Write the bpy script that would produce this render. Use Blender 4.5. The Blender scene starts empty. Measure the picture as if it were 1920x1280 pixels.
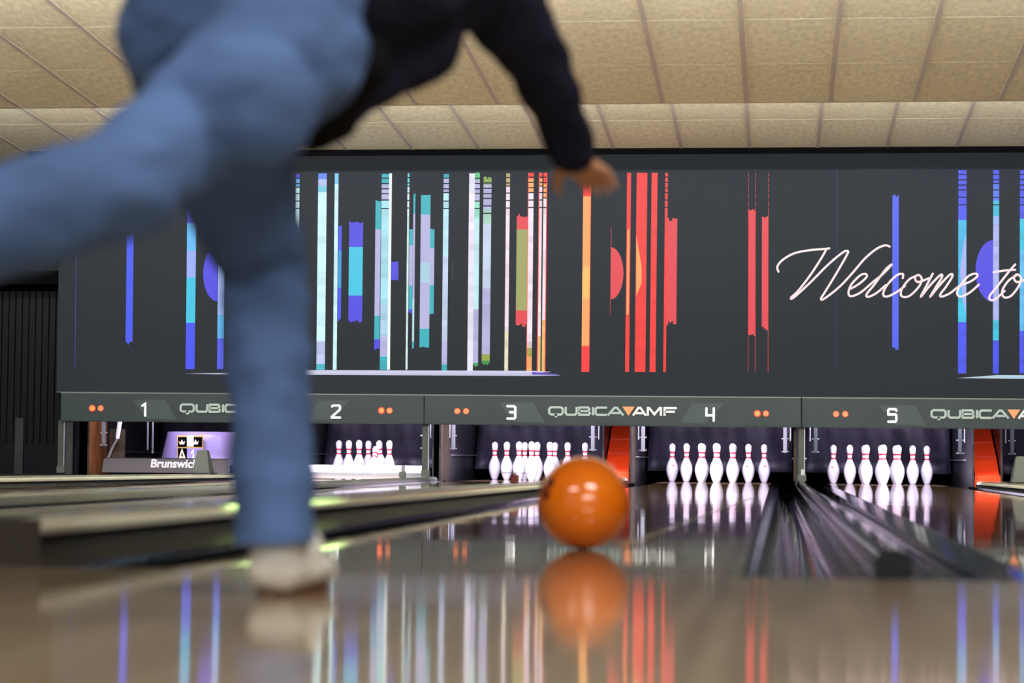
import bpy, bmesh, math, random
from mathutils import Vector, Matrix, noise
random.seed(7)
scene = bpy.context.scene
COL = scene.collection

# ------------------------------------------------------------------ camera
FPX, YAW, PIT, ROL = 4351.9, .11443, .0505, .01012
CAM = Vector((.593, -4.202, .2087))
Fw = Vector((-math.sin(YAW) * math.cos(PIT), math.cos(YAW) * math.cos(PIT), math.sin(PIT)))
Rt = Fw.cross(Vector((0, 0, 1))).normalized()
Up = Rt.cross(Fw)
Rt, Up = Rt * math.cos(ROL) + Up * math.sin(ROL), Up * math.cos(ROL) - Rt * math.sin(ROL)
cam = bpy.data.cameras.new('camera')
cam.lens = FPX / 1920 * 36
cam.sensor_width = 36
cam.clip_start = .05
cam.clip_end = 100
cam.dof.use_dof = True
cam.dof.focus_distance = 21.3
cam.dof.aperture_fstop = 3.3
co = bpy.data.objects.new('camera', cam)
co.matrix_world = Matrix(((Rt.x, Up.x, -Fw.x, CAM.x), (Rt.y, Up.y, -Fw.y, CAM.y), (Rt.z, Up.z, -Fw.z, CAM.z), (0, 0, 0, 1)))
COL.objects.link(co)
scene.camera = co

# ------------------------------------------------------------------ world, lights, exposure
w = bpy.data.worlds.new('world')
scene.world = w
w.use_nodes = True
w.node_tree.nodes['Background'].inputs[0].default_value = (.85, .9, 1, 1)
w.node_tree.nodes['Background'].inputs[1].default_value = .42
scene.view_settings.view_transform = 'Standard'
scene.view_settings.look = 'None'
scene.view_settings.exposure = 0
scene.view_settings.gamma = 1
scene.view_settings.use_curve_mapping = False


def area(name, loc, direction, sx, sy, power, color=(1, 1, 1)):
    l = bpy.data.lights.new(name, 'AREA')
    l.shape = 'RECTANGLE'
    l.size, l.size_y, l.energy, l.color = sx, sy, power, color
    o = bpy.data.objects.new(name, l)
    o.location = loc
    o.rotation_euler = Vector(direction).to_track_quat('-Z', 'Y').to_euler()
    COL.objects.link(o)
    return o


# long lamps in the ceiling steps, shining along the ceiling towards the pins
area('step_light_far', (-1, 12.95, 2.92), (0, .45, 1), 15, .10, 900, (1, .98, .94))
area('step_light_near', (-1, 7.35, 2.86), (0, .75, 1), 15, .12, 1400, (1, .98, .94))
# ceiling panels above the approach
area('approach_light_left', (-1.6, -2.6, 2.85), (0, .1, -1), 1.6, .5, 60, (1, .96, .9))
area('approach_light_right', (1.6, -1.6, 2.85), (0, .1, -1), 1.6, .5, 80, (1, .96, .9))
area('concourse_light', (2.6, -7.2, 2.5), (-.2, 1, -.25), 4, 1.2, 150, (1, .95, .88))
P = 3.387                       # spacing of the lane pairs
for rx in (-4.2815, -.8945, 2.4925):  # fill added to brighten the ramps, no real lamp in these bays
    area('added_ramp_fill', (rx, 17.15, .80), (0, .8, -.5), .2, .1, 3.5, (1, .85, .9))
WORD = {1: 'one', 2: 'two', 3: 'three', 4: 'four', 5: 'five', 6: 'six'}
LANES = {1: -5.176, 2: -3.387, 3: -1.789, 4: 0.0, 5: 1.598, 6: 3.387}
for n, lx in LANES.items():
    area('pin_deck_light', (lx, 17.22, .80), (0, .8, -.6), 1.0, .12, {1: 15, 2: 75, 6: 20}.get(n, 82), (.80, .72, 1))


# added green spot without a real fixture, tints the wide divider
sl = bpy.data.lights.new('added_green_tint', 'SPOT')
sl.energy, sl.color, sl.spot_size, sl.spot_blend, sl.shadow_soft_size = 1100, (.66, 1, .30), math.radians(2.9), .7, .03
so = bpy.data.objects.new('added_green_tint', sl)
so.location = (-1.0, 12.4, 2.75)
so.rotation_euler = (Vector((-.9, 2.55, .08)) - Vector(so.location)).to_track_quat('-Z', 'Y').to_euler()
COL.objects.link(so)


def at(x, y, Y):
    """point of the plane at depth Y seen at photograph pixel x, y (1920 x 1280)"""
    d = Fw + Rt * ((x - 960) / FPX) - Up * ((y - 640) / FPX)
    return CAM + d * ((Y - CAM.y) / d.y)


# ------------------------------------------------------------------ materials
def s2l(c):
    return tuple(((v / 255) / 12.92 if v / 255 <= .04045 else ((v / 255 + .055) / 1.055) ** 2.4) for v in c)


MATS = {}


def mat(name, color, rough=.5, metal=0, emit=None, strength=1, spec=.5, noise_scale=0, noise_amt=.15, bump=0, bump_scale=40,
        coat=0, stretch=(1, 1, 1), bdist=.01):
    if name in MATS:
        return MATS[name]
    m = bpy.data.materials.new(name)
    m.use_nodes = True
    nt = m.node_tree
    b = nt.nodes['Principled BSDF']
    b.inputs['Base Color'].default_value = (*color, 1)
    b.inputs['Roughness'].default_value = rough
    b.inputs['Metallic'].default_value = metal
    b.inputs['Specular IOR Level'].default_value = spec
    b.inputs['Coat Weight'].default_value = coat
    b.inputs['Coat Roughness'].default_value = .04
    if emit:
        b.inputs['Emission Color'].default_value = (*emit, 1)
        b.inputs['Emission Strength'].default_value = strength
    if noise_scale or bump:
        tc = nt.nodes.new('ShaderNodeTexCoord')
        mp = nt.nodes.new('ShaderNodeMapping')
        mp.inputs['Scale'].default_value = stretch
        nt.links.new(tc.outputs['Object'], mp.inputs[0])
    if noise_scale:
        n = nt.nodes.new('ShaderNodeTexNoise')
        n.inputs['Scale'].default_value = noise_scale
        n.inputs['Detail'].default_value = 5
        nt.links.new(mp.outputs[0], n.inputs['Vector'])
        r = nt.nodes.new('ShaderNodeValToRGB')
        r.color_ramp.elements[0].position = .3
        r.color_ramp.elements[1].position = .7
        r.color_ramp.elements[0].color = (*[c * (1 - noise_amt) for c in color], 1)
        r.color_ramp.elements[1].color = (*[min(1, c * (1 + noise_amt)) for c in color], 1)
        nt.links.new(n.outputs['Fac'], r.inputs[0])
        nt.links.new(r.outputs[0], b.inputs['Base Color'])
    if bump:
        n2 = nt.nodes.new('ShaderNodeTexNoise')
        n2.inputs['Scale'].default_value = bump_scale
        n2.inputs['Detail'].default_value = 3
        nt.links.new(mp.outputs[0], n2.inputs['Vector'])
        bp = nt.nodes.new('ShaderNodeBump')
        bp.inputs['Strength'].default_value = bump
        bp.inputs['Distance'].default_value = bdist
        nt.links.new(n2.outputs['Fac'], bp.inputs['Height'])
        nt.links.new(bp.outputs[0], b.inputs['Normal'])
    MATS[name] = m
    return m


def wood_floor(name, c0, c1, rough, bump, bdist, board=.027):
    """polished narrow boards running along Y"""
    m = bpy.data.materials.new(name)
    m.use_nodes = True
    nt = m.node_tree
    L = nt.links.new
    b = nt.nodes['Principled BSDF']
    tc = nt.nodes.new('ShaderNodeTexCoord')
    sep = nt.nodes.new('ShaderNodeSeparateXYZ')
    L(tc.outputs['Object'], sep.inputs[0])
    dv = nt.nodes.new('ShaderNodeMath'); dv.operation = 'DIVIDE'; dv.inputs[1].default_value = board
    L(sep.outputs['X'], dv.inputs[0])
    fl = nt.nodes.new('ShaderNodeMath'); fl.operation = 'FLOOR'
    L(dv.outputs[0], fl.inputs[0])
    wn = nt.nodes.new('ShaderNodeTexWhiteNoise'); wn.noise_dimensions = '1D'
    L(fl.outputs[0], wn.inputs['W'])
    mp = nt.nodes.new('ShaderNodeMapping'); mp.inputs['Scale'].default_value = (6, .6, 1)
    L(tc.outputs['Object'], mp.inputs[0])
    ns = nt.nodes.new('ShaderNodeTexNoise'); ns.inputs['Scale'].default_value = 3; ns.inputs['Detail'].default_value = 6
    L(mp.outputs[0], ns.inputs['Vector'])
    ad = nt.nodes.new('ShaderNodeMath'); ad.operation = 'MULTIPLY_ADD'; ad.inputs[1].default_value = .45
    L(wn.outputs['Value'], ad.inputs[0]); L(ns.outputs['Fac'], ad.inputs[2])
    r = nt.nodes.new('ShaderNodeValToRGB')
    r.color_ramp.elements[0].position = .35; r.color_ramp.elements[0].color = (*c0, 1)
    r.color_ramp.elements[1].position = 1.0; r.color_ramp.elements[1].color = (*c1, 1)
    L(ad.outputs[0], r.inputs[0])
    L(r.outputs[0], b.inputs['Base Color'])
    b.inputs['Roughness'].default_value = rough
    b.inputs['IOR'].default_value = 1.5
    n2 = nt.nodes.new('ShaderNodeTexNoise'); n2.inputs['Scale'].default_value = 2.2; n2.inputs['Detail'].default_value = 2
    mp2 = nt.nodes.new('ShaderNodeMapping'); mp2.inputs['Scale'].default_value = (.8, 1, 1)
    L(tc.outputs['Object'], mp2.inputs[0])
    L(mp2.outputs[0], n2.inputs['Vector'])
    bp = nt.nodes.new('ShaderNodeBump'); bp.inputs['Strength'].default_value = bump; bp.inputs['Distance'].default_value = bdist
    L(n2.outputs['Fac'], bp.inputs['Height'])
    L(bp.outputs[0], b.inputs['Normal'])
    return m


M_APPROACH = wood_floor('approach_wood', (.28, .205, .125), (.41, .315, .205), .07, .3, .003)
M_LANE = wood_floor('lane_wood', (.23, .15, .09), (.37, .26, .165), .035, .35, .004)
M_TILE = [mat('ceiling_tile_%d' % i, c, .95, noise_scale=26, noise_amt=.15, bump=.5, bump_scale=60, stretch=(1, .4, 1), bdist=.003, spec=.1)
          for i, c in enumerate([(.74, .70, .545), (.77, .73, .575), (.72, .675, .52), (.76, .72, .565)])]
M_GRID = mat('ceiling_grid_paint', (.50, .44, .42), .6)
M_SEAM = mat('ceiling_dark_backing', (.22, .18, .13), .9)
M_BLACK = mat('black_paint', (.002, .002, .0025), .8, spec=.03)
M_NAVY = mat('navy_panel', (.0015, .0022, .006), .5, spec=.15, noise_scale=3, noise_amt=.4, stretch=(6, 1, .4))
M_SCREEN = mat('led_screen_dark', (.010, .013, .018), .7, spec=.08, bump=.08, bump_scale=150)
M_SCREENTOP = mat('screen_top_band', (.03, .032, .036), .7, spec=.2)
M_MASK = mat('mask_grey_green', (.023, .037, .046), .45, spec=.25, noise_scale=2.5, noise_amt=.1)
M_PATCH = mat('mask_patch', (.042, .062, .073), .45, spec=.25)
M_MASKEDGE = mat('mask_edge', (.16, .17, .18), .35)
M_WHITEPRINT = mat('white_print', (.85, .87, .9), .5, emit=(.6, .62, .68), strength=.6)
M_GREYPRINT = mat('grey_print', (.33, .42, .44), .5)
M_PALEPRINT = mat('pale_print', (.72, .76, .85), .5)
M_ORANGEPRINT = mat('orange_print', (.85, .30, .13), .5)
M_LAMP = mat('orange_indicator', (.3, .08, .03), .4, emit=(1, .25, .09), strength=.9)
M_LAMPHOT = mat('red_indicator_hot', (.4, .06, .02), .4, emit=(1, .17, .04), strength=1.8)
M_LAMPRIM = mat('indicator_rim', (.12, .02, .01), .5, emit=(.8, .03, .01), strength=.5)
M_GUTTER = mat('gutter_black_plastic', (.007, .008, .009), .05, spec=.5, bump=.22, bump_scale=5, stretch=(1, 4, 1), bdist=.004)
M_LIP = mat('divider_pale_lip', (.80, .82, .66), .35)
M_CAPLIGHT = mat('divider_pale_cap', (.22, .25, .22), .16, noise_scale=4, noise_amt=.15, stretch=(1, .3, 1))
M_CAPDARK = mat('divider_dark_side', (.012, .015, .016), .6, noise_scale=3, noise_amt=.2, spec=.2)
M_PIN = mat('pin_white', (.86, .85, .88), .22, spec=.5)
M_RED = mat('pin_red_stripe', (.70, .012, .035), .35)
M_RAMP = mat('orange_red_ramp', (.80, .055, .012), .30, noise_scale=4, noise_amt=.15)
M_KICK = mat('kickback_black', (.018, .017, .02), .35, noise_scale=6, noise_amt=.4)
M_WOOD = mat('kickback_wood', (.20, .075, .022), .4, noise_scale=4, noise_amt=.35, stretch=(3, 3, .6))
M_OLIVE = mat('worn_brown_edge', (.04, .028, .014), .5, noise_scale=18, noise_amt=.5)
M_CURTAIN = mat('pit_curtain', (.022, .018, .032), .5, noise_scale=2.5, noise_amt=.5, stretch=(1, 1, 2.5))
M_STEEL = mat('steel', (.45, .46, .5), .3, metal=.8)
M_POST = mat('post_grey_green', (.036, .046, .046), .4)
M_HOOD = mat('hood_grey', (.07, .082, .082), .5)
M_SWEEPGREY = mat('sweep_grey', (.17, .16, .20), .4)
M_SWEEPWHITE = mat('sweep_white', (.8, .78, .85), .35)
M_LILAC = mat('lilac_plate', (.36, .30, .60), .3)
M_GOLD = mat('gold_print', (.65, .45, .12), .4)
M_GOLDPALE = mat('pale_gold_print', (.85, .75, .5), .4)
M_LANEREFLECTION = mat('lane_reflection_yellow_green', (.42, .44, .05), .08)  # colour of the reflection streak painted on the lane
M_DENIM = mat('blue_denim', (.062, .112, .245), .85, noise_scale=5, noise_amt=.22, bump=.4, bump_scale=9, bdist=.02, spec=.2)
M_NAVYCLOTH = mat('navy_jacket_cloth', (.011, .012, .026), .9, noise_scale=5, noise_amt=.3, spec=.12)
M_BLACKCLOTH = mat('black_cloth', (.004, .004, .004), .95, spec=.1)
M_SKIN = mat('skin', (.60, .30, .17), .5, noise_scale=10, noise_amt=.08)
M_HAIR = mat('brown_hair', (.05, .03, .018), .6, noise_scale=40, noise_amt=.4)
M_SHOE = mat('off_white_leather', (.78, .76, .70), .5, noise_scale=8, noise_amt=.06)
M_SOLE = mat('brown_sole', (.09, .03, .012), .5)
M_EYE = mat('eye_white', (.8, .8, .8), .2)
M_DARKHOLE = mat('finger_hole_dark', (.10, .012, .004), .6)


# ------------------------------------------------------------------ mesh helpers
def new_obj(name, bm, m, parent=None, smooth=False):
    me = bpy.data.meshes.new(name)
    bmesh.ops.recalc_face_normals(bm, faces=bm.faces)
    bm.to_mesh(me)
    bm.free()
    for mm in (m if isinstance(m, (list, tuple)) else [m]):
        me.materials.append(mm)
    if smooth:
        for p in me.polygons:
            p.use_smooth = True
    o = bpy.data.objects.new(name, me)
    COL.objects.link(o)
    if parent:
        o.parent = parent
    return o


def tag(o, label=None, cat=None, group=None, kind=None):
    if label: o['label'] = label
    if cat: o['category'] = cat
    if group: o['group'] = group
    if kind: o['kind'] = kind
    return o


def thing(name, label, cat, loc=(0, 0, 0), rot=(0, 0, 0), group=None):
    o = bpy.data.objects.new(name, None)
    o.empty_display_size = .1
    o.location = loc
    o.rotation_euler = rot
    COL.objects.link(o)
    return tag(o, label, cat, group)


def box(bm, x0, x1, y0, y1, z0, z1, bevel=0):
    r = bmesh.ops.create_cube(bm, size=1)
    vs = r['verts']
    for v in vs:
        v.co = Vector(((x0 + x1) / 2 + v.co.x * (x1 - x0), (y0 + y1) / 2 + v.co.y * (y1 - y0), (z0 + z1) / 2 + v.co.z * (z1 - z0)))
    if bevel:
        es = {e for v in vs for e in v.link_edges}
        bmesh.ops.bevel(bm, geom=list(es), offset=bevel, segments=2, affect='EDGES')


def B(*a, bevel=0):
    bm = bmesh.new()
    box(bm, *a, bevel=bevel)
    return bm


def prism(bm, poly, y0, y1):
    """polygon in XZ extruded along Y"""
    a = [bm.verts.new((x, y0, z)) for x, z in poly]
    b = [bm.verts.new((x, y1, z)) for x, z in poly]
    n = len(poly)
    bm.faces.new(a)
    bm.faces.new(b[::-1])
    for i in range(n):
        bm.faces.new((a[i], a[(i + 1) % n], b[(i + 1) % n], b[i]))


def sweep(bm, prof, stations, closed=False):
    """prof(Y) -> list of (x,z); rings along Y"""
    rings = [[bm.verts.new((x, y, z)) for x, z in prof(y)] for y in stations]
    for r0, r1 in zip(rings, rings[1:]):
        n = len(r0)
        for i in range(n if closed else n - 1):
            bm.faces.new((r0[i], r0[(i + 1) % n], r1[(i + 1) % n], r1[i]))
    if closed:
        bm.faces.new(rings[0]); bm.faces.new(rings[-1][::-1])


def lathe(bm, prof, seg=24):
    rings = []
    for r, z in prof:
        if r < 1e-6:
            rings.append([bm.verts.new((0, 0, z))])
        else:
            rings.append([bm.verts.new((r * math.cos(2 * math.pi * i / seg), r * math.sin(2 * math.pi * i / seg), z)) for i in range(seg)])
    for a, b in zip(rings, rings[1:]):
        for i in range(seg):
            j = (i + 1) % seg
            if len(a) == 1 and len(b) == 1: continue
            if len(a) == 1: bm.faces.new((a[0], b[i], b[j]))
            elif len(b) == 1: bm.faces.new((a[i], a[j], b[0]))
            else: bm.faces.new((a[i], a[j], b[j], b[i]))


def tube(bm, p0, p1, r0, r1=None, seg=10):
    p0, p1 = Vector(p0), Vector(p1)
    r1 = r0 if r1 is None else r1
    q = (p1 - p0).to_track_quat('Z', 'Y')
    ra = [bm.verts.new(p0 + q @ Vector((r0 * math.cos(2 * math.pi * i / seg), r0 * math.sin(2 * math.pi * i / seg), 0))) for i in range(seg)]
    rb = [bm.verts.new(p1 + q @ Vector((r1 * math.cos(2 * math.pi * i / seg), r1 * math.sin(2 * math.pi * i / seg), 0))) for i in range(seg)]
    for i in range(seg):
        bm.faces.new((ra[i], ra[(i + 1) % seg], rb[(i + 1) % seg], rb[i]))
    bm.faces.new(ra); bm.faces.new(rb[::-1])


def ribbon(bm, pts, width, y, thick=.003, smooth_n=0, cap=True):
    """flat stroke of constant width through (x,z) points on the plane y"""
    P_ = [Vector(p) for p in pts]
    if smooth_n:
        out = []
        for i in range(len(P_) - 1):
            a = P_[max(0, i - 1)]; b = P_[i]; c = P_[i + 1]; d = P_[min(len(P_) - 1, i + 2)]
            for k in range(smooth_n):
                t = k / smooth_n
                out.append(.5 * ((2 * b) + (c - a) * t + (2 * a - 5 * b + 4 * c - d) * t * t + (3 * b - a - 3 * c + d) * t ** 3))
        out.append(P_[-1])
        P_ = out
    L_, R_ = [], []
    for i, p in enumerate(P_):
        d0 = (P_[i] - P_[i - 1]).normalized() if i else None
        d1 = (P_[i + 1] - P_[i]).normalized() if i < len(P_) - 1 else None
        d = d0 if d1 is None else d1 if d0 is None else (d0 + d1)
        if d.length < 1e-6: d = d1
        d = d.normalized()
        n = Vector((-d.y, d.x))
        k = 1
        if d0 is not None and d1 is not None:
            k = 1 / max(.6, abs(n.dot(Vector((-d0.y, d0.x)))))
        L_.append(p + n * width / 2 * k)
        R_.append(p - n * width / 2 * k)
    f = [[bm.verts.new((p.x, y, p.y)) for p in q] for q in (L_, R_)]
    for i in range(len(P_) - 1):
        bm.faces.new((f[0][i], f[0][i + 1], f[1][i + 1], f[1][i]))
    if cap:
        for p in (P_[0], P_[-1]):
            c = [bm.verts.new((p.x + width / 2 * math.cos(t * math.pi / 5), y, p.y + width / 2 * math.sin(t * math.pi / 5))) for t in range(10)]
            bm.faces.new(c)


def solid(o, t):
    md = o.modifiers.new('thickness', 'SOLIDIFY')
    md.thickness = t
    md.offset = 0
    return o


# ------------------------------------------------------------------ floor and lanes
LW, GW = .527, .235
fl = new_obj('floor', B(-9, 10, -9, 0, -.12, 0), M_APPROACH)
tag(fl, kind='structure')
sub = new_obj('floor', B(-9, 10, 0, 21.5, -.22, -.14), M_BLACK)
tag(sub, kind='structure')
side = new_obj('trim_1', B(-9, -5.96, 0, 17.2, -.13, .02), M_CAPDARK)
tag(side, kind='structure')
side = new_obj('trim_2', B(4.19, 10, 0, 17.2, -.13, .02), M_CAPDARK)
tag(side, kind='structure')
NTH = {1: 'one', 2: 'two', 3: 'three', 4: 'four', 5: 'five', 6: 'six'}
LDESC = {1: 'behind the bowler, farthest left, ending under number 1', 2: 'behind the bowler, ending under number 2',
         3: 'left of the orange ball, ending under number 3', 4: 'carrying the orange ball, ending under number 4',
         5: 'right of the black gutters, ending under number 5', 6: 'at the right edge beyond the orange red ramp'}
for n, lx in LANES.items():
    t = thing('bowling_lane', 'polished wooden bowling lane ' + LDESC[n], 'lane', (lx, 0, 0))
    new_obj('lane_bed', B(-LW, LW, 0, 19.5, -.11, 0, bevel=0), M_LANE, t)
    if n == 4:                              # pale yellow-green reflection right of the ball, painted on as a stripe
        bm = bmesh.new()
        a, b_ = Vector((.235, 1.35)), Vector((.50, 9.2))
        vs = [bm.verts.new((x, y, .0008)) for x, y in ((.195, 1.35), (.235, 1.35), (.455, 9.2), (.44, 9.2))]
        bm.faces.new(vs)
        tag(new_obj('lane_reflection', bm, M_LANEREFLECTION, t), 'yellow green painted reflection streak along the lane')


def gutter_prof(x0, x1, lane_side):
    """flat flange beside the lane, round channel, narrow lip at the divider"""
    f0, f1 = (.018, .07) if lane_side > 0 else (.07, .018)
    za, zb = (-.018, -.004) if lane_side < 0 else (-.004, -.018)
    pts = [(x0, -.002), (x0 + f0 - .003, za)]
    c0, c1 = x0 + f0, x1 - f1
    for i in range(15):
        a = math.pi * i / 14
        pts.append(((c0 + c1) / 2 - (c1 - c0) / 2 * math.cos(a), -.020 - .084 * math.sin(a) ** .75 if 0 < i < 14 else -.020))
    pts += [(x1 - f1 + .003, zb), (x1, -.002)]
    return pts + [(x1, -.11), (x0, -.11)]


for n, lx in LANES.items():
    for sgn in (-1, 1):
        x0, x1 = sorted((lx + sgn * (LW + .001), lx + sgn * (LW + GW)))
        bm = bmesh.new()
        pr = gutter_prof(x0, x1, -sgn)
        sweep(bm, lambda y: pr, [0.001] + [i * .9 for i in range(1, 20)] + [17.6], closed=True)
        o = new_obj('gutter', bm, M_GUTTER)
        tag(o, 'glossy black gutter on the %s side of the lane under number %s' % ('left' if sgn < 0 else 'right', WORD[n]), 'gutter')

# dividers: wide pale ones inside a pair (over the ball return), narrow dark ones between the pairs
for i, (xc, d) in enumerate([(-4.2815, 'between lanes one and two, behind the bowler'), (-.8945, 'left of the orange ball, between lanes three and four'),
                             (2.4925, 'at the right edge, between lanes five and six')]):
    t = thing('lane_divider', 'wide pale raised divider ' + d, 'lane divider', (xc, 0, 0))
    hw = .100
    hs_ = .128
    def zt(y): return .088 - .040 * y / 17.2
    bm = bmesh.new()
    sweep(bm, lambda y: [(-hw, zt(y) - .033), (-hw, zt(y) - .006), (-hw + .008, zt(y)), (hw - .008, zt(y)), (hw, zt(y) - .006), (hw, zt(y) - .033)],
          [0, 4, 8, 12, 16, 17.2], closed=True)
    new_obj('cap', bm, M_CAPLIGHT, t)
    for s_ in (-1, 1):
        bm = bmesh.new()
        sweep(bm, lambda y: [(s_ * (hw - .018), zt(y) - .030), (s_ * (hw - .018), zt(y) + .0008), (s_ * (hw - .010), zt(y) + .0008), (s_ * (hw + .012), zt(y) - .018), (s_ * (hw + .012), zt(y) - .030)],
              [0.0, 4, 8, 12, 16, 17.2], closed=True)
        new_obj('lip', bm, M_LIP, t)
    new_obj('end_plate', B(-.126, .126, -.008, -.0005, -.002, .089), mat('divider_end_brown', (.035, .025, .018), .5), t)
    bm = bmesh.new()
    sweep(bm, lambda y: [(-hs_, -.11), (-hs_, -.004), (-hw + .012, zt(y) - .034), (hw - .012, zt(y) - .034), (hs_, -.004), (hs_, -.11)],
          [.01, 4, 8, 12, 16, 17.19], closed=True)
    new_obj('side_wall', bm, M_CAPDARK, t)
for i, (xc, d) in enumerate([(-2.588, 'between lanes two and three, behind the bowler'), (.799, 'between the two black gutters in the right foreground')]):
    t = thing('lane_divider', 'narrow dark raised divider ' + d, 'lane divider', (xc, 0, 0))
    hw = .0355
    bm = bmesh.new()
    def pr2(y, hw=hw):
        z = .055 - .02 * y / 17.2
        return [(-hw, -.11), (-hw, z - .018), (-hw * .7, z - .005), (-hw * .3, z), (hw * .3, z), (hw * .7, z - .005), (hw, z - .018), (hw, -.11)]
    sweep(bm, pr2, [0, 4, 8, 12, 16, 17.2], closed=True)
    new_obj('cap', bm, M_GUTTER if i else M_CAPLIGHT, t)

# ------------------------------------------------------------------ side walls
tag(new_obj('wall_left', B(-9.2, -9, -9, 21.5, -.2, 4.2), mat('side_wall_dark', (.05, .05, .06), .8)), kind='structure')
tag(new_obj('wall_right', B(10, 10.2, -9, 21.5, -.2, 4.2), MATS['side_wall_dark']), kind='structure')
tag(new_obj('wall_back', B(-9, 10, 21.3, 21.5, -.2, 4.2), M_BLACK), kind='structure')

# ------------------------------------------------------------------ ceiling: sloping sections with steps
SL = .06
ceil = new_obj('ceiling', B(-9.2, 10.2, -9, 21.5, 4.0, 4.1), M_BLACK)
tag(ceil, kind='structure')
xB = at(1405, 276, 16.6).x
xA = at(1399, 190, 12.75).x
tile_mesh = {}
TW, TL = .61, 1.22


def tile(kx, x0, y0, y1, zf, idx):
    key = (round(y1 - y0, 3), idx)
    if key not in tile_mesh:
        bm = bmesh.new()
        box(bm, .004, TW - .004, .0022, (y1 - y0) - .0022, 0, .014)
        me = bpy.data.meshes.new('ceiling_tile'); bmesh.ops.recalc_face_normals(bm, faces=bm.faces); bm.to_mesh(me); bm.free()
        me.materials.append(M_TILE[idx]); tile_mesh[key] = me
    o = bpy.data.objects.new('ceiling_tile', tile_mesh[key])
    o.location = (x0, y0, zf(y0))
    o.rotation_euler = (-math.atan(SL), 0, 0)
    o.parent = ceil
    COL.objects.link(o)


def section(x_line, y_end, z_end, rows, kmin, kmax):
    zf = lambda y: z_end + SL * (y_end - y)
    ys = [y_end]
    for r in rows: ys.append(ys[-1] - r)
    for a, b_ in zip(ys[1:], ys):
        for k in range(kmin, kmax):
            tile(k, x_line + k * TW, a, b_, zf, random.randrange(4))
    for k in range(kmin, kmax + 1):
        bm = bmesh.new()
        x = x_line + k * TW
        vs = []
        for y in (ys[-1], ys[0]):
            for dx, dz in ((-.017, -.004), (.017, -.004), (.017, .02), (-.017, .02)):
                vs.append(bm.verts.new((x + dx, y, zf(y) + dz)))
        for f in ((0, 1, 2, 3), (7, 6, 5, 4), (0, 4, 5, 1), (1, 5, 6, 2), (2, 6, 7, 3), (3, 7, 4, 0)):
            bm.faces.new([vs[i] for i in f])
        new_obj('grid_bar', bm, M_GRID, ceil)
    bm = bmesh.new()
    vs = [bm.verts.new(v) for v in ((-9, ys[-1], zf(ys[-1]) + .016), (10, ys[-1], zf(ys[-1]) + .016), (10, y_end, z_end + .016), (-9, y_end, z_end + .016))]
    bm.faces.new(vs)
    new_obj('backing', bm, M_SEAM, ceil)
    return ys[-1], zf(ys[-1])


zA = at(1400, 190.5, 12.75).z
zB = at(1400, 277, 16.6).z
section(xB, 16.6, zB, [1.22, 1.22, 1.15], -14, 8)
section(xA, 12.78, zA, [1.22, 1.22, 1.22, 1.22, .6], -12, 7)
# ceiling beyond the left end of the screen
k0 = -14
section(xB, 16.6 + 2.44, zB - SL * 2.44, [1.22, 1.22], -15, -11)
# step faces (white lips) and plain sections over the approach
new_obj('step_face', B(-9, 10, 12.79, 12.83, zA, zA + .6), mat('step_white', (.75, .72, .62), .8), ceil)
new_obj('step_face', B(-9, 10, 7.2, 7.24, zA, zA + .9), mat('step_white', (.75, .72, .62), .8), ceil)
bm = bmesh.new()
vs = [bm.verts.new(v) for v in ((-9, -6.2, 3.25), (10, -6.2, 3.25), (10, 7.2, 2.9), (-9, 7.2, 2.9))]
bm.faces.new(vs)
new_obj('plain_section', bm, M_TILE[1], ceil)

# ------------------------------------------------------------------ LED screen wall
SY = 16.6
SX0, SX1 = at(108, 600, SY).x, 9.8
zs0, zs1 = .778, zB - .035
scr = thing('led_screen', 'wide dark wall screen above the lanes showing coloured bars and Welcome to', 'screen', (0, SY, 0))
new_obj('panel', B(SX0, SX1, .0, .12, zs0, zs1 - .02), M_SCREEN, scr)
M_ACTIVE = mat('led_screen_lit_black', (.010, .013, .018), .7, emit=(.0125, .0145, .0180), strength=1, spec=.08)
new_obj('active_area', B(SX0 + .004, SX1, -.001, .0005, zs0 + .007, at(1000, 320, SY).z), M_ACTIVE, scr)
new_obj('top_edge', B(SX0 - .3, SX1, -.012, .12, zs1 - .02, zs1 + .05), M_BLACK, scr)
new_obj('bottom_edge', B(SX0, SX1, -.006, .0, zs0 + .001, zs0 + .006), M_MASKEDGE, scr)
# image on the screen : one flat emissive mesh coloured per face
img = bmesh.new()
ci = img.loops.layers.float_color.new('Col')


def S(x, y):
    p = at(x, y, SY)
    return p.x, p.z


def quad_px(pts, col, k, edge=1.0):
    c = s2l(col)
    vs = [img.verts.new((S(x, y)[0], -.002 - .0002 * k, S(x, y)[1])) for x, y in pts]
    f = img.faces.new(vs)
    for l in f.loops: l[ci] = (c[0] * edge, c[1] * edge, c[2] * edge, 1)


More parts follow.
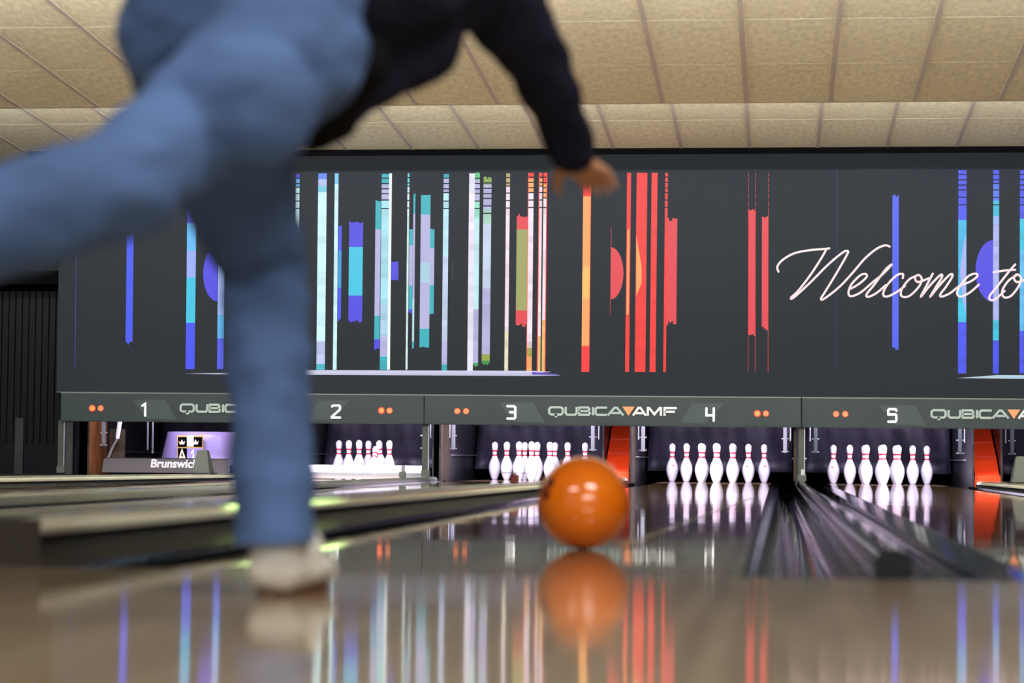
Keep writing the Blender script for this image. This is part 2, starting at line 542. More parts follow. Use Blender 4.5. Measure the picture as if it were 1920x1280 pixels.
def bar(x0, x1, y0, y1, stops, k=1, blocks=False, jag=0, dashes=False):
    """vertical bar; stops = [(y, colour), ...] each colour holds from its y downwards"""
    lean = .0105 if x0 < 1300 else .002
    seg = []
    ys = [y0]
    if blocks:
        y = y0
        hs = [9, 10, 10, 9, 14, 14]
        i = 0
        while y < y1 - 8:
            y += hs[i] if i < len(hs) else 13
            i += 1
            ys.append(min(y, y1))
    for s in stops:
        if y0 < s[0] < y1: ys.append(s[0])
    ys.append(y1)
    ys = sorted(set(ys))
    for a, b_ in zip(ys, ys[1:]):
        mid = (a + b_) / 2
        c = [s[1] for s in stops if s[0] <= mid]
        c = c[-1] if c else stops[0][1]
        if blocks:
            f_ = random.uniform(.93, 1.03)
            c = tuple(min(255, v * f_) for v in c)
        gap = 0
        if dashes and a < y0 + 62 and (b_ - a) > 5: gap = 2.2
        xa = lambda x, y: x - lean * (y - 510)
        if b_ - a > gap + .5:
            quad_px([(xa(x0, a), a), (xa(x1, a), a), (xa(x1, b_ - gap), b_ - gap), (xa(x0, b_ - gap), b_ - gap)], c, k)
    if jag:
        xa = lambda x, y: x - lean * (y - 510)
        c = stops[0][1]; c2 = stops[-1][1]
        n = max(2, int((x1 - x0) / 3))
        for i in range(n):
            u0, u1 = x0 + (x1 - x0) * i / n, x0 + (x1 - x0) * (i + 1) / n
            h1 = jag * random.random(); h2 = jag * random.random()
            quad_px([(xa(u0, y0), y0 - h1), (xa(u1, y0), y0 - h1), (xa(u1, y0), y0), (xa(u0, y0), y0)], c, k)
            quad_px([(xa(u0, y1), y1), (xa(u1, y1), y1), (xa(u1, y1), y1 + h2), (xa(u0, y1), y1 + h2)], c2, k)


BL, CY, LB, LV, WH, TE = (62, 78, 240), (50, 195, 228), (90, 185, 245), (178, 178, 222), (205, 245, 252), (40, 175, 190)
PB = (70, 66, 225)
PK, OR, RD, RP, OL = (248, 225, 238), (255, 165, 95), (250, 50, 52), (226, 62, 76), (158, 160, 98)
bar(142, 143.2, 330, 690, [(0, (45, 50, 140))])
bar(237, 250, 400, 640, [(0, (60, 84, 240))], jag=6)
bar(350, 367, 330, 692, [(0, PB), (418, LB), (470, (150, 170, 245)), (520, CY), (605, BL)], jag=0)
bar(409, 421, 420, 692, [(0, LV), (500, (165, 190, 255)), (590, LB), (634, (80, 90, 235))])
bar(519.5, 522.5, 326, 372, [(0, BL), (336, LB), (346, BL), (352, LB)], dashes=True, blocks=True)
bar(553, 560, 326, 560, [(0, PB), (336, LB), (352, WH)], blocks=True, dashes=True)
bar(595, 611, 325, 693, [(0, (90, 130, 240)), (336, (185, 200, 245)), (348, (120, 210, 240)), (360, WH), (640, (190, 200, 240)), (682, (60, 190, 210))], blocks=True)
bar(626, 633, 325, 693, [(0, (120, 200, 245)), (345, WH)], blocks=True)
bar(634, 640, 424, 598, [(0, BL), (470, (40, 150, 220)), (540, BL)], jag=8)
bar(654, 680, 420, 600, [(0, PB), (463, CY), (554, PB)], jag=6)
bar(703, 713, 380, 650, [(0, TE), (430, LV), (592, TE), (636, PB)], blocks=False, jag=6)
bar(714, 728, 326, 693, [(0, TE), (346, LV), (376, (165, 225, 240)), (570, (170, 205, 235)), (630, LV), (668, TE)], blocks=True, dashes=True)
bar(728, 733, 325, 693, [(0, (240, 255, 255))])
bar(733.5, 747, 492, 524, [(0, PB)], jag=3)
bar(762.5, 766, 325, 693, [(0, (110, 220, 230)), (350, (215, 240, 245))], dashes=True, blocks=True)
bar(767, 773.5, 434, 585, [(0, TE), (460, LV), (535, TE), (580, PB)], jag=5)
bar(774, 777.5, 365, 652, [(0, TE), (400, LV), (560, (190, 225, 235)), (640, TE)], jag=3)
bar(788, 806, 366, 650, [(0, TE), (402, LV), (492, (165, 205, 225)), (530, LV), (616, TE)], jag=2)
bar(806, 814, 430, 586, [(0, TE), (465, LV), (534, TE)], jag=8)
bar(830, 840, 326, 695, [(0, TE), (335, LV), (362, (185, 230, 245)), (480, (195, 210, 240)), (640, LV), (683, TE)], blocks=True, dashes=True)
bar(848, 849, 490, 525, [(0, (30, 90, 60))])
bar(878, 888.5, 325, 695, [(0, (235, 232, 250))], blocks=True)
bar(888.5, 898, 326, 684, [(0, (90, 190, 130)), (337, LV), (378, (150, 225, 205)), (410, (190, 230, 238)), (580, LV), (680, (50, 160, 90))], blocks=True, dashes=True, jag=4)
bar(905, 920, 335, 680, [(0, (130, 165, 80)), (346, LV), (392, (165, 205, 190)), (420, (195, 215, 238)), (540, LV), (664, (150, 165, 70)), (676, (50, 150, 80))], blocks=True, dashes=True, jag=4)
bar(947.5, 954.5, 325, 695, [(0, (190, 170, 110)), (350, PK), (620, (225, 220, 190))], blocks=True, dashes=True)
bar(968, 989, 408, 606, [(0, RP), (430, OL), (582, RP)], jag=7)
bar(989.5, 999, 324, 697, [(0, RD), (335, OR), (362, PK), (640, (225, 195, 200)), (652, (170, 160, 70)), (668, OR)], blocks=True, dashes=True)
bar(988.5, 989.5, 324, 697, [(0, RD)])
bar(1010, 1015, 324, 697, [(0, RD), (335, OR), (350, PK), (630, (235, 190, 130))], blocks=True, dashes=True)
bar(1017.5, 1023, 324, 697, [(0, RD), (345, OR), (372, PK), (600, (240, 190, 110))], blocks=True, dashes=True)
bar(1023, 1024.5, 324, 697, [(0, RD)])
bar(1008.5, 1010, 324, 697, [(0, RD)])
bar(1092, 1106, 324, 697, [(0, RD), (368, OR), (500, (252, 190, 100)), (560, OR), (648, RD)])
bar(1106, 1106.9, 324, 697, [(0, RD)])
bar(1144.6, 1145.8, 425, 590, [(0, (170, 45, 50))])
bar(1174, 1181.5, 324, 697, [(0, RD)], blocks=True)
bar(1175.5, 1179.5, 430, 590, [(0, OR)], k=2)
bar(1192, 1212, 324, 697, [(0, RD)], blocks=True)
bar(1220, 1231, 324, 697, [(0, RD)], blocks=True)
bar(1245.5, 1250.5, 324, 697, [(0, RD)], blocks=True, dashes=True)
bar(1250.5, 1269, 418, 600, [(0, RP)], jag=10)
quad_px([(1193, 440), (1203, 500), (1203, 530), (1193, 555)], OR, 3)
bar(1402.5, 1417, 396, 626, [(0, RP)], jag=5)
bar(1428.5, 1440, 408, 612, [(0, RP)], jag=7)
for x in (1402.5, 1416, 1440):
    bar(x, x + 1, 324, 697, [(0, (190, 50, 55))], dashes=True, blocks=True)
bar(1569, 1569.8, 322, 697, [(0, (45, 45, 110))])
bar(1673, 1685, 369, 650, [(0, (72, 94, 240))], blocks=False, jag=6)
bar(1796.5, 1812, 319, 700, [(0, (66, 80, 238)), (412, (60, 185, 235)), (560, CY), (604, (66, 80, 238))], dashes=True, blocks=True)
quad_px([(1811, 440), (1811, 590), (1805, 560), (1800, 510), (1806, 460)], (170, 175, 240), 3)
bar(1862, 1873, 319, 700, [(0, BL), (345, (80, 120, 250)), (376, CY), (405, (150, 180, 245)), (420, (172, 180, 240)), (600, CY), (638, BL)], dashes=True, blocks=True)
for px_ in (1912, 1955, 2090, 2150, 2185, 2300, 2420, 2460):
    bar(px_, px_ + random.choice((8, 12, 16)), 319 + random.choice((0, 10, 60)), 700, [(0, BL), (410, CY), (470, LB), (620, BL)], dashes=True, blocks=True)


def half(cx, cy, r, side_, col, x_cut, ry=None):
    ry = ry or r
    pts = [(cx + side_ * r * math.cos(a), cy + ry * math.sin(a)) for a in [(-math.pi / 2 + math.pi * i / 16) for i in range(17)]]
    pts = [(min(x, x_cut) if side_ < 0 else max(x, x_cut), y) for x, y in pts]
    quad_px(pts, col, 0)


half(408, 513, 27, -1, PB, 409, 52)
half(1145, 512, 24, 1, RP, 1145, 49)
half(1862, 508, 33, -1, PB, 1862, 58)
# light streak under the bars
quad_px([(345, 700), (575, 697.5), (1000, 698), (1052, 703.5), (1000, 704.5), (575, 702.5), (420, 701.5)], (192, 192, 222), 2)
quad_px([(420, 694.5), (575, 693.5), (1000, 695), (1035, 697), (1000, 699), (575, 699)], (205, 205, 232), 3)
quad_px([(998, 697), (1045, 701), (1045, 703), (998, 702)], (95, 60, 190), 4)
quad_px([(1795, 708.5), (1870, 703), (2300, 705), (2420, 712), (2300, 713), (1870, 709.5)], (180, 205, 222), 2)
m = bpy.data.materials.new('screen_picture'); m.use_nodes = True
nt = m.node_tree
va = nt.nodes.new('ShaderNodeVertexColor'); va.layer_name = 'Col'
bs = nt.nodes['Principled BSDF']
bs.inputs['Base Color'].default_value = (.02, .02, .02, 1)
bs.inputs['Specular IOR Level'].default_value = .1
nt.links.new(va.outputs[0], bs.inputs['Emission Color'])
bs.inputs['Emission Strength'].default_value = 1.0
o = new_obj('screen_picture', img, m, scr)
tag(o, 'glowing vertical bars in blue, cyan, white, orange and red')
# script lettering
ZK, ZX, ZY = 2.783, 1280, 280
strokes = [
    [(500, 638), (494, 612), (520, 578), (580, 543), (660, 526), (735, 520), (765, 516)],
    [(748, 524), (725, 565), (670, 650), (605, 735), (566, 773), (580, 772), (660, 700), (760, 600), (835, 538), (860, 530), (857, 550), (800, 650), (745, 740), (722, 778),
     (740, 778), (820, 715), (890, 640), (950, 570), (1010, 520), (1055, 501), (1080, 507)],
    [(870, 730), (915, 705), (958, 668), (955, 650), (925, 658), (880, 705), (865, 748), (880, 766), (930, 745), (995, 690), (1045, 650), (1090, 602),
     (1060, 625), (1000, 705), (960, 755), (968, 769), (1010, 750), (1060, 708)],
    [(1148, 672), (1148, 650), (1115, 658), (1065, 710), (1046, 755), (1065, 768), (1115, 745), (1160, 712)],
    [(1222, 658), (1180, 680), (1143, 730), (1142, 765), (1180, 766), (1228, 722), (1248, 680), (1232, 655), (1212, 668), (1228, 692), (1285, 672)],
    [(1305, 648), (1275, 705), (1243, 768), (1290, 710), (1345, 655), (1352, 668), (1320, 720), (1292, 768), (1335, 715), (1392, 655), (1408, 660), (1375, 715),
     (1345, 755), (1352, 768), (1395, 750), (1445, 712), (1500, 690), (1537, 662), (1528, 648), (1490, 662), (1445, 715), (1432, 752), (1452, 768), (1500, 745), (1545, 705)],
    [(1735, 600), (1700, 640), (1645, 710), (1603, 762), (1604, 784), (1630, 782), (1680, 738)],
    [(1622, 641), (1680, 632), (1735, 628)],
    [(1740, 658), (1700, 685), (1668, 735), (1675, 770), (1712, 765), (1752, 715), (1766, 672), (1745, 652), (1728, 668), (1745, 692), (1800, 675)],
]
bm = bmesh.new()
for s_ in strokes:
    ribbon(bm, [S(ZX + x / ZK, ZY + y / ZK) for x, y in s_], .0185, -.004, smooth_n=6)
bmesh.ops.remove_doubles(bm, verts=bm.verts, dist=1e-5)
o = new_obj('lettering', bm, mat('neon_script', (.1, .08, .08), .5, emit=s2l((240, 205, 210)), strength=1.0), scr)
tag(o, 'pinkish white script lettering reading Welcome to')

# ------------------------------------------------------------------ masks with lane numbers
DIG = {  # strokes in a 1 x 1.45 box, origin bottom left
    '1': [[(.25, 1.15), (.62, 1.42), (.62, 0)]],
    '2': [[(.02, 1.3), (.12, 1.42), (.85, 1.42), (.95, 1.3), (.95, .95), (.02, .12), (.02, .02), (.98, .02)]],
    '3': [[(.02, 1.42), (.80, 1.42), (.95, 1.3), (.95, .12), (.82, 0), (.05, 0)], [(.35, .73), (.95, .73)]],
    '4': [[(.05, 1.42), (.05, .62), (.92, .62)], [(.88, 1.42), (.88, 0)]],
    '5': [[(.95, 1.25), (.85, 1.42), (.15, 1.42), (.05, 1.3), (.05, .82), (.85, .82), (.95, .7), (.95, .15), (.85, 0), (.05, 0)]],
    '6': [[(.9, 1.42), (.15, 1.42), (.05, 1.3), (.05, .1), (.15, 0), (.85, 0), (.95, .1), (.95, .7), (.85, .8), (.05, .8)]],
}
LET = {  # wide letters, box 1 x .6
    'Q': [[(.15, .03), (.85, .03), (.97, .15), (.97, .45), (.85, .57), (.15, .57), (.03, .45), (.03, .15), (.15, .03)], [(.5, .08), (.5, -.1), (.62, -.1)]],
    'U': [[(.03, .6), (.03, .15), (.15, .03), (.85, .03), (.97, .15), (.97, .6)]],
    'B': [[(.05, .3), (.82, .3), (.92, .42), (.82, .57), (.05, .57), (.05, .03), (.86, .03), (.96, .15), (.86, .3)]],
    'I': [[(.5, .6), (.5, 0)]],
    'C': [[(.97, .57), (.15, .57), (.03, .45), (.03, .15), (.15, .03), (.97, .03)]],
    'A': [[(.0, .0), (.42, .57), (.58, .57), (1, 0)], [(.22, .18), (.8, .18)]],
    'M': [[(.03, 0), (.03, .57), (.12, .57), (.5, .1), (.88, .57), (.97, .57), (.97, 0)]],
    'F': [[(.05, 0), (.05, .57), (1, .57)], [(.05, .3), (.85, .3)]],
}
MY = 16.56
mz0, mz1 = .513, .776
ref = at(795, 770, MY).x


def mx(px_): return at(px_, 772, MY).x - ref


def mz(py, px_): return at(px_, py, MY).z


mask_w = P
for u, (a, b_) in enumerate([('1', '2'), ('3', '4'), ('5', '6')]):
    t = thing('lane_mask', 'grey green sign panel carrying lane numbers %s and %s above the pins' % (WORD[int(a)], WORD[int(b_)]), 'sign', (ref + P * (u - 1), MY, 0))
    bm = bmesh.new()
    box(bm, .004, P - .004, 0, .09, mz0, mz1, bevel=.006)
    new_obj('panel', bm, M_MASK, t)
    new_obj('top_edge', B(.004, P - .004, -.004, .01, mz1 - .004, mz1 + .001), M_MASKEDGE, t)
    for q in ([(935, 755), (1000, 754), (1021, 792), (965, 790)], [(1298, 756), (1358, 756), (1322, 793), (1277, 792)]):
        bm = bmesh.new()
        prism(bm, [(mx(x), mz(y, x)) for x, y in q], -.003, .004)
        new_obj('pale_patch', bm, M_PATCH, t)
    for i, (ch, cx, cy) in enumerate(((a, 959, 773), (b_, 1332, 777))):
        bm = bmesh.new()
        w_ = .078
        for s_ in DIG[ch]:
            ribbon(bm, [(mx(cx) - w_ / 2 + x * w_, mz(cy, cx) - .055 + y * w_) for x, y in s_], .020, -.006)
        tag(solid(new_obj('lane_number', bm, M_WHITEPRINT, t), .004), 'white number ' + ch)
    # lettering
    x0, x1 = mx(1029), mx(1270)
    zc = mz(779.5, 1150)
    ls = [('Q', 1029, 1056), ('U', 1060, 1082), ('B', 1085, 1107), ('I', 1108, 1116), ('C', 1116, 1139), ('A', 1140, 1169), ]
    l2 = [('A', 1187, 1211), ('M', 1214, 1240), ('F', 1245, 1269)]
    hh = mz(762, 1150) - mz(779.5, 1150)
    for nm, lst, m_ in (('maker_lettering', ls, M_GREYPRINT), ('maker_lettering', l2, M_PALEPRINT)):
        bm = bmesh.new()
        for ch, p0, p1 in lst:
            W_ = mx(p1) - mx(p0)
            for s_ in LET[ch]:
                ribbon(bm, [(mx(p0) + x * W_, mz(778, 1150) + y / .6 * (hh * .86) - .002) for x, y in s_], .0195, -.006, cap=False)
        tag(solid(new_obj(nm, bm, m_, t), .004), 'lettering QUBICA' if lst is ls else 'lettering AMF')
    bm = bmesh.new()
    prism(bm, [(mx(1167), mz(762, 1150)), (mx(1190), mz(762, 1150)), (mx(1178.5), mz(779, 1150))], -.009, .002)
    new_obj('triangle_emblem', bm, M_ORANGEPRINT, t)
    for i, (cx, cy) in enumerate([(857.5, 770.5), (874, 770.5), (1420, 775), (1436, 775)]):
        hot = (u == 0 and i in (0, 2)) or (u == 1 and i == 2)
        bm = bmesh.new()
        tube(bm, (mx(cx), .004, mz(cy, cx)), (mx(cx), -.010, mz(cy, cx)), .027, .022, 20)
        e = new_obj('indicator_light', bm, M_LAMPHOT if hot else M_LAMP, t)
        bm = bmesh.new()
        tube(bm, (mx(cx), .004, mz(cy, cx)), (mx(cx), -.004, mz(cy, cx)), .034 if hot else .030, None, 20)
        new_obj('rim', bm, M_LAMPRIM, e)
    tt = new_obj('underside', B(.0, P, .17, .35, mz1 + .02, mz1 + .06), M_BLACK, t)

# black housing above/behind the masks (closes off the machine bay)
tag(new_obj('wall_machine', B(-6.08, 10, 16.95, 17.05, .86, 3.2), M_BLACK), kind='structure')
tag(new_obj('trim_3', B(-6.1, 10, 17.05, 21.2, .86, .92), M_BLACK), kind='structure')

# ------------------------------------------------------------------ machine bay: kickbacks, curtains, ramps, posts
PAIRNAME = {1: 'one', 2: 'two', 3: 'three', 4: 'four', 5: 'five', 6: 'six'}
for n, lx in LANES.items():
    for sgn in (-1, 1):
        xi = lx + sgn * (LW + GW)
        xo = xi + sgn * .012
        a, b_ = sorted((xi, xo))
        t = thing('kickback_wall', 'dark side wall on the %s of the pins of lane %s' % ('left' if sgn < 0 else 'right', WORD[n]), 'partition', (0, 0, 0))
        new_obj('board', B(a, b_, 17.35, 20.2, -.13, .86), M_KICK, t)
        a2, b2 = sorted((xi - sgn * .004, xi))
        new_obj('wood_facing', B(a2, b2, 17.36, 17.95, -.02, .84), M_WOOD if (n, sgn) in ((1, -1), (1, 1)) else M_OLIVE if sgn < 0 else M_KICK, t)
        new_obj('ledge', B(*sorted((xi - sgn * .03, xi)), 18.1, 20.1, .235, .245), M_STEEL, t)
    # curtain
    bm = bmesh.new()
    nx = 24
    rows = [[bm.verts.new((lx - .74 + 1.48 * i / nx, 19.95 - .25 * (1 - k / 6) ** 2 + .025 * math.sin(i * 1.1 + k * .6) + .015 * random.random(), .1 + .76 * k / 6)) for i in range(nx + 1)] for k in range(7)]
    for k in range(6):
        for i in range(nx):
            bm.faces.new((rows[k][i], rows[k][i + 1], rows[k + 1][i + 1], rows[k + 1][i]))
    tag(solid(new_obj('pit_curtain', bm, M_CURTAIN, smooth=True), .01), 'dark violet lit curtain hanging behind the pins of lane %s' % WORD[n], 'curtain')
    # hanging machine struts at both sides
    for sgn in (-1, 1):
        x = lx + sgn * .66
        t = thing('machine_strut', 'thin steel strut hanging at the %s of lane %s' % ('left' if sgn < 0 else 'right', WORD[n]), 'machine strut', (x, 17.5, .26))
        new_obj('plate', B(-.018, .018, -.01, .01, .03, .6, bevel=.003), M_STEEL if (n in (1, 3, 4)) else M_POST, t)
        for z in (.04, .16):
            bm = bmesh.new()
            tube(bm, (-.035, 0, z), (.035, 0, z), .007)
            new_obj('bolt', bm, M_STEEL, t)
        bm = bmesh.new(); tube(bm, (sgn * .05, .1, .14), (sgn * .05, .1, .6), .008)
        new_obj('rod', bm, M_STEEL, t)

for i, (xc, d) in enumerate([(-4.2815, 'behind the bowler'), (-.8945, 'behind the orange ball'), (2.4925, 'at the right edge of the picture')]):
    t = thing('ball_return_ramp', 'orange red sloping ramp between the lanes, ' + d, 'ramp', (xc, 0, 0))
    bm = bmesh.new()
    prof = [(17.25, .03), (17.7, .27), (18.0, .40), (18.9, .86)]
    hw = .108
    vs = []
    for y, z in prof:
        vs.append([bm.verts.new((-hw, y, z)), bm.verts.new((hw, y, z))])
    for p0, p1 in zip(vs, vs[1:]):
        bm.faces.new((p0[0], p0[1], p1[1], p1[0]))
    new_obj('slope', bm, M_RAMP, t)
    solid(t.children[0] if t.children else bpy.data.objects[-1], .01)
    for j, (y, z) in enumerate(prof[1:3]):
        new_obj('seam_strip', B(-hw, hw, y - .006, y + .006, z + .0, z + .012), mat('ramp_seam', (.55, .03, .01), .4), t)
    for sgn in (-1, 1):
        new_obj('side_flange', B(*sorted((sgn * hw, sgn * (hw + .006))), 17.3, 18.9, -.02, .1), M_RAMP, t)
for nme, (x, y, ztop, h_) in {'left': (-4.28, 15.2, .052, .2), 'right': (2.4925, 14.4, .055, .21)}.items():
    t = thing('return_hood', 'small grey tapered hood on the divider at the %s of the picture' % nme, 'hood', (x, y, ztop + .003))
    bm = bmesh.new()
    bw, tw = .078, .042
    v = [bm.verts.new(c) for c in ((-bw, -bw, 0), (bw, -bw, 0), (bw, bw * 1.4, 0), (-bw, bw * 1.4, 0), (-tw, -tw, h_), (tw, -tw, h_), (tw, tw, h_), (-tw, tw, h_))]
    for f in ((3, 2, 1, 0), (4, 5, 6, 7), (0, 1, 5, 4), (1, 2, 6, 5), (2, 3, 7, 6), (3, 0, 4, 7)):
        bm.faces.new([v[i] for i in f])
    bmesh.ops.bevel(bm, geom=bm.edges[:], offset=.004, segments=2, affect='EDGES')
    new_obj('shell', bm, M_HOOD, t)
    new_obj('foot_plate', B(-.095, .095, -.09, .12, 0, .008), M_CAPDARK, t)

for xc, d in ((-5.99, 'at the far left of number one'), (-2.588, 'between lanes two and three'), (.799, 'between lanes four and five')):
    t = thing('support_post', 'slim grey green post under the signs ' + d, 'post', (xc, 16.66, .0385))
    new_obj('shaft', B(-.026, .026, -.02, .03, 0, .485, bevel=.004), M_POST, t)
    new_obj('edge_strip', B(.026, .034, -.01, .02, 0, .485), M_STEEL, t)
    new_obj('foot', B(-.03, .045, -.035, .03, 0, .06, bevel=.003), M_HOOD, t)
    if xc > 0:
        bm = bmesh.new(); tube(bm, (-.055, .02, 0), (-.055, .02, .485), .013)
        new_obj('brown_pipe', bm, M_OLIVE, t)

# sensors on the dividers
for (x, y, z, lab, dark) in ((-2.588, 15.4, .0375, 'silver sensor bracket on the divider in front of lane two', 0),
                             (.805, 16.2, .037, 'silver sensor bracket at the foot of the post between lanes four and five', 0),
                             (-.9, 9.0, .0695, 'dark red sensor with a cross arm on the pale divider beside the ball', 1)):
    t = thing('ball_sensor', lab, 'sensor', (x, y, z))
    if dark:
        new_obj('housing', B(-.022, .022, -.02, .02, 0, .05, bevel=.005), mat('dark_red_plastic', (.10, .008, .012), .4), t)
        new_obj('cross_arm', B(-.08, .08, -.004, .004, .056, .062), M_STEEL, t)
        new_obj('neck', B(-.006, .006, -.004, .004, .05, .058), M_STEEL, t)
    else:
        new_obj('base', B(-.028, .028, -.02, .02, 0, .055, bevel=.004), M_HOOD, t)
        new_obj('lens_holder', B(-.012, .012, -.01, .01, .055, .105, bevel=.003), M_STEEL, t)
        new_obj('side_plate', B(.014, .02, -.012, .012, .05, .11), M_STEEL, t)

# sweep bar of lane 2 (white) and of lane 1 (grey, lettered)
t = thing('sweep_bar', 'white sweep bar lying across lane two in front of its pins', 'sweep bar', (LANES[2], 17.5, .02))
new_obj('blade', B(-.56, .70, -.02, .02, -.015, .115, bevel=.006), M_SWEEPWHITE, t)
for s_ in (-1, 1): new_obj('arm', B(s_ * .56 - .012, s_ * .56 + .012, .02, .7, .04, .09), M_STEEL, t)
new_obj('lower_lip', B(-.56, .70, -.03, -.02, .02, .045), M_CAPLIGHT, t)
t = thing('sweep_bar', 'grey sweep bar lettered in white across lane one', 'sweep bar', (LANES[1], 17.3, .0))
x0, x1 = at(192, 870, 17.3).x - LANES[1], .62
zz0, zz1 = at(300, 880, 17.3).z, at(300, 859.5, 17.3).z
bm = bmesh.new()
prism(bm, [(x0, zz0 - .03), (x0 + .02, zz1 - .008), (x0 + .04, zz1), (x1, zz1), (x1, zz0 - .03)], -.02, .03)
new_obj('blade', bm, M_SWEEPGREY, t)
new_obj('top_lip', B(x0 + .04, x1, -.025, .03, zz1, zz1 + .006), M_KICK, t)
fc = bpy.data.curves.new('bar_lettering', 'FONT')
fc.body = 'Brunswick'
fc.size = .110
fc.extrude = .002
fc.offset = .0026
fc.shear = .12
fc.space_character = 1.0
fo = bpy.data.objects.new('tmp', fc)
COL.objects.link(fo)
bpy.context.view_layer.update()
me = bpy.data.meshes.new_from_object(fo.evaluated_get(bpy.context.evaluated_depsgraph_get()))
bpy.data.objects.remove(fo)
me.materials.clear(); me.materials.append(M_WHITEPRINT)
lo = bpy.data.objects.new('bar_lettering', me)
COL.objects.link(lo)
lo.parent = t
pp = at(281, 875.5, 17.27)
lo.location = (pp.x - LANES[1], -.024, pp.z)
lo.rotation_euler = (math.pi / 2, 0, 0)
tag(lo, 'white lettering reading Brunswick')
new_obj('arm', B(x0 + .05, x0 + .07, .03, .8, .06, .12), M_STEEL, t)

# lilac curved plate with a crest behind the bar of lane 1
t = thing('crest_plate', 'curved lilac plate with a black and gold crest behind the grey sweep bar', 'machine cover', (0, 0, 0))
c0 = at(375, 840, 17.75)
bm = bmesh.new()
R0, R1 = .50, .43
rows = []
for k, z in enumerate((c0.z - .16, at(375, 812, 17.75).z - .03, at(375, 809, 17.75).z)):
    r = (R0, R1 + .01, R1)[k]
    rows.append([bm.verts.new((c0.x + r * math.sin(a), 18.21 - r * math.cos(a), z)) for a in [math.radians(-85 + 170 * i / 24) for i in range(25)]])
for r0, r1 in zip(rows, rows[1:]):
    for i in range(24): bm.faces.new((r0[i], r0[i + 1], r1[i + 1], r1[i]))
bm.faces.new(rows[-1])
new_obj('shell', bm, M_LILAC, t, smooth=True)


def crest(xa, xb, ya, yb, m_, name, dy=0, parent=t):
    pts = [at(x, y, 17.70 - dy) for x, y in ((xa, ya), (xb, ya), (xb, yb), (xa, yb))]
    bm = bmesh.new()
    prism(bm, [(p.x, p.z) for p in pts], 17.70 - dy, 17.706 - dy)
    return new_obj(name, bm, m_, parent)


cr = crest(332, 381, 816, 864, M_GOLD, 'crest')
crest(333.5, 350.5, 819, 837, M_BLACK, 'field', .006, cr)
crest(363, 379, 819, 837, M_BLACK, 'field', .006, cr)
crest(350.5, 363, 816.5, 837, M_WHITEPRINT, 'pale_bar', .006, cr)
crest(333.5, 350.5, 840, 864, M_BLACK, 'field', .006, cr)
crest(350.5, 379, 840, 864, M_LILAC, 'field', .006, cr)
for cx in (341, 366.5):
    bm = bmesh.new()
    pts = [(-4, 4), (-6, -3), (-2.8, 0), (0, -5.5), (2.8, 0), (6, -3), (4, 4)]
    prism(bm, [(at(cx + x, 829 + y, 17.685).x, at(cx + x, 829 + y, 17.685).z) for x, y in pts], 17.684, 17.69)
    new_obj('crown', bm, M_GOLDPALE, cr)
bm = bmesh.new()
q = lambda x, y: (at(x, y, 17.685).x, at(x, y, 17.685).z)
ribbon(bm, [q(335.5, 864), (q(341, 843)), q(347.5, 864)], .022, 17.688, cap=False)
ribbon(bm, [q(338, 857), q(346, 857)], .015, 17.687, cap=False)
new_obj('letter', bm, M_GOLDPALE, cr)
bm = bmesh.new()
ribbon(bm, [q(358, 850), q(362, 844), q(362, 864)], .016, 17.688, cap=False)
new_obj('letter', bm, M_WHITEPRINT, cr)
# slanting pale bracket at the left of lane 1 and its worn linkage
t = thing('machine_linkage', 'slanted pale metal bracket hanging above the grey sweep bar of lane one', 'machine bracket', tuple(at(222, 800, 17.6)))
bm = bmesh.new()
a = at(226, 788, 17.6) - t.location; b_ = at(220, 822, 17.6) - t.location
tube(bm, a + Vector((0, 0, .03)), b_, .024, .02, 8)
new_obj('bracket', bm, M_SWEEPWHITE, t)
bm = bmesh.new()
tube(bm, b_, b_ + Vector((-.05, 0, -.09)), .012)
tube(bm, b_ + Vector((-.05, 0, -.09)), b_ + Vector((-.09, 0, -.19)), .014)
new_obj('link', bm, M_STEEL, t)
new_obj('olive_plate', B(-.10, .05, .05, .08, -.30, -.02), M_OLIVE, t)
new_obj('rod', B(.27, .285, .05, .06, -.22, .05), M_STEEL, t)
new_obj('rod', B(.32, .335, .05, .06, -.25, .05), M_STEEL, t)

# navy slatted partition at the far left
t = thing('slatted_partition', 'dark navy partition of narrow vertical slats at the far left', 'partition', (-6.12, 17.25, 0))
new_obj('backing', B(-2.8, .1, .03, .08, 0, 2.3), M_NAVY, t)
for k in range(26):
    new_obj('slat', B(-.06 - k * .066, -.006 - k * .066, 0, .03, .3, 1.80, bevel=.003), M_NAVY, t)
new_obj('lower_panel', B(-2.8, .0, .005, .03, 0, .3), M_NAVY, t)
new_obj('upright', B(-.50, -.42, -.03, 0, 0, .55), mat('slate_post', (.007, .010, .017), .5), t)
new_obj('upright', B(.0, .06, -.03, 0, 0, .51), M_POST, t)
new_obj('head_box', B(-2.8, .03, -.35, .03, 1.80, 1.93), M_BLACK, t)

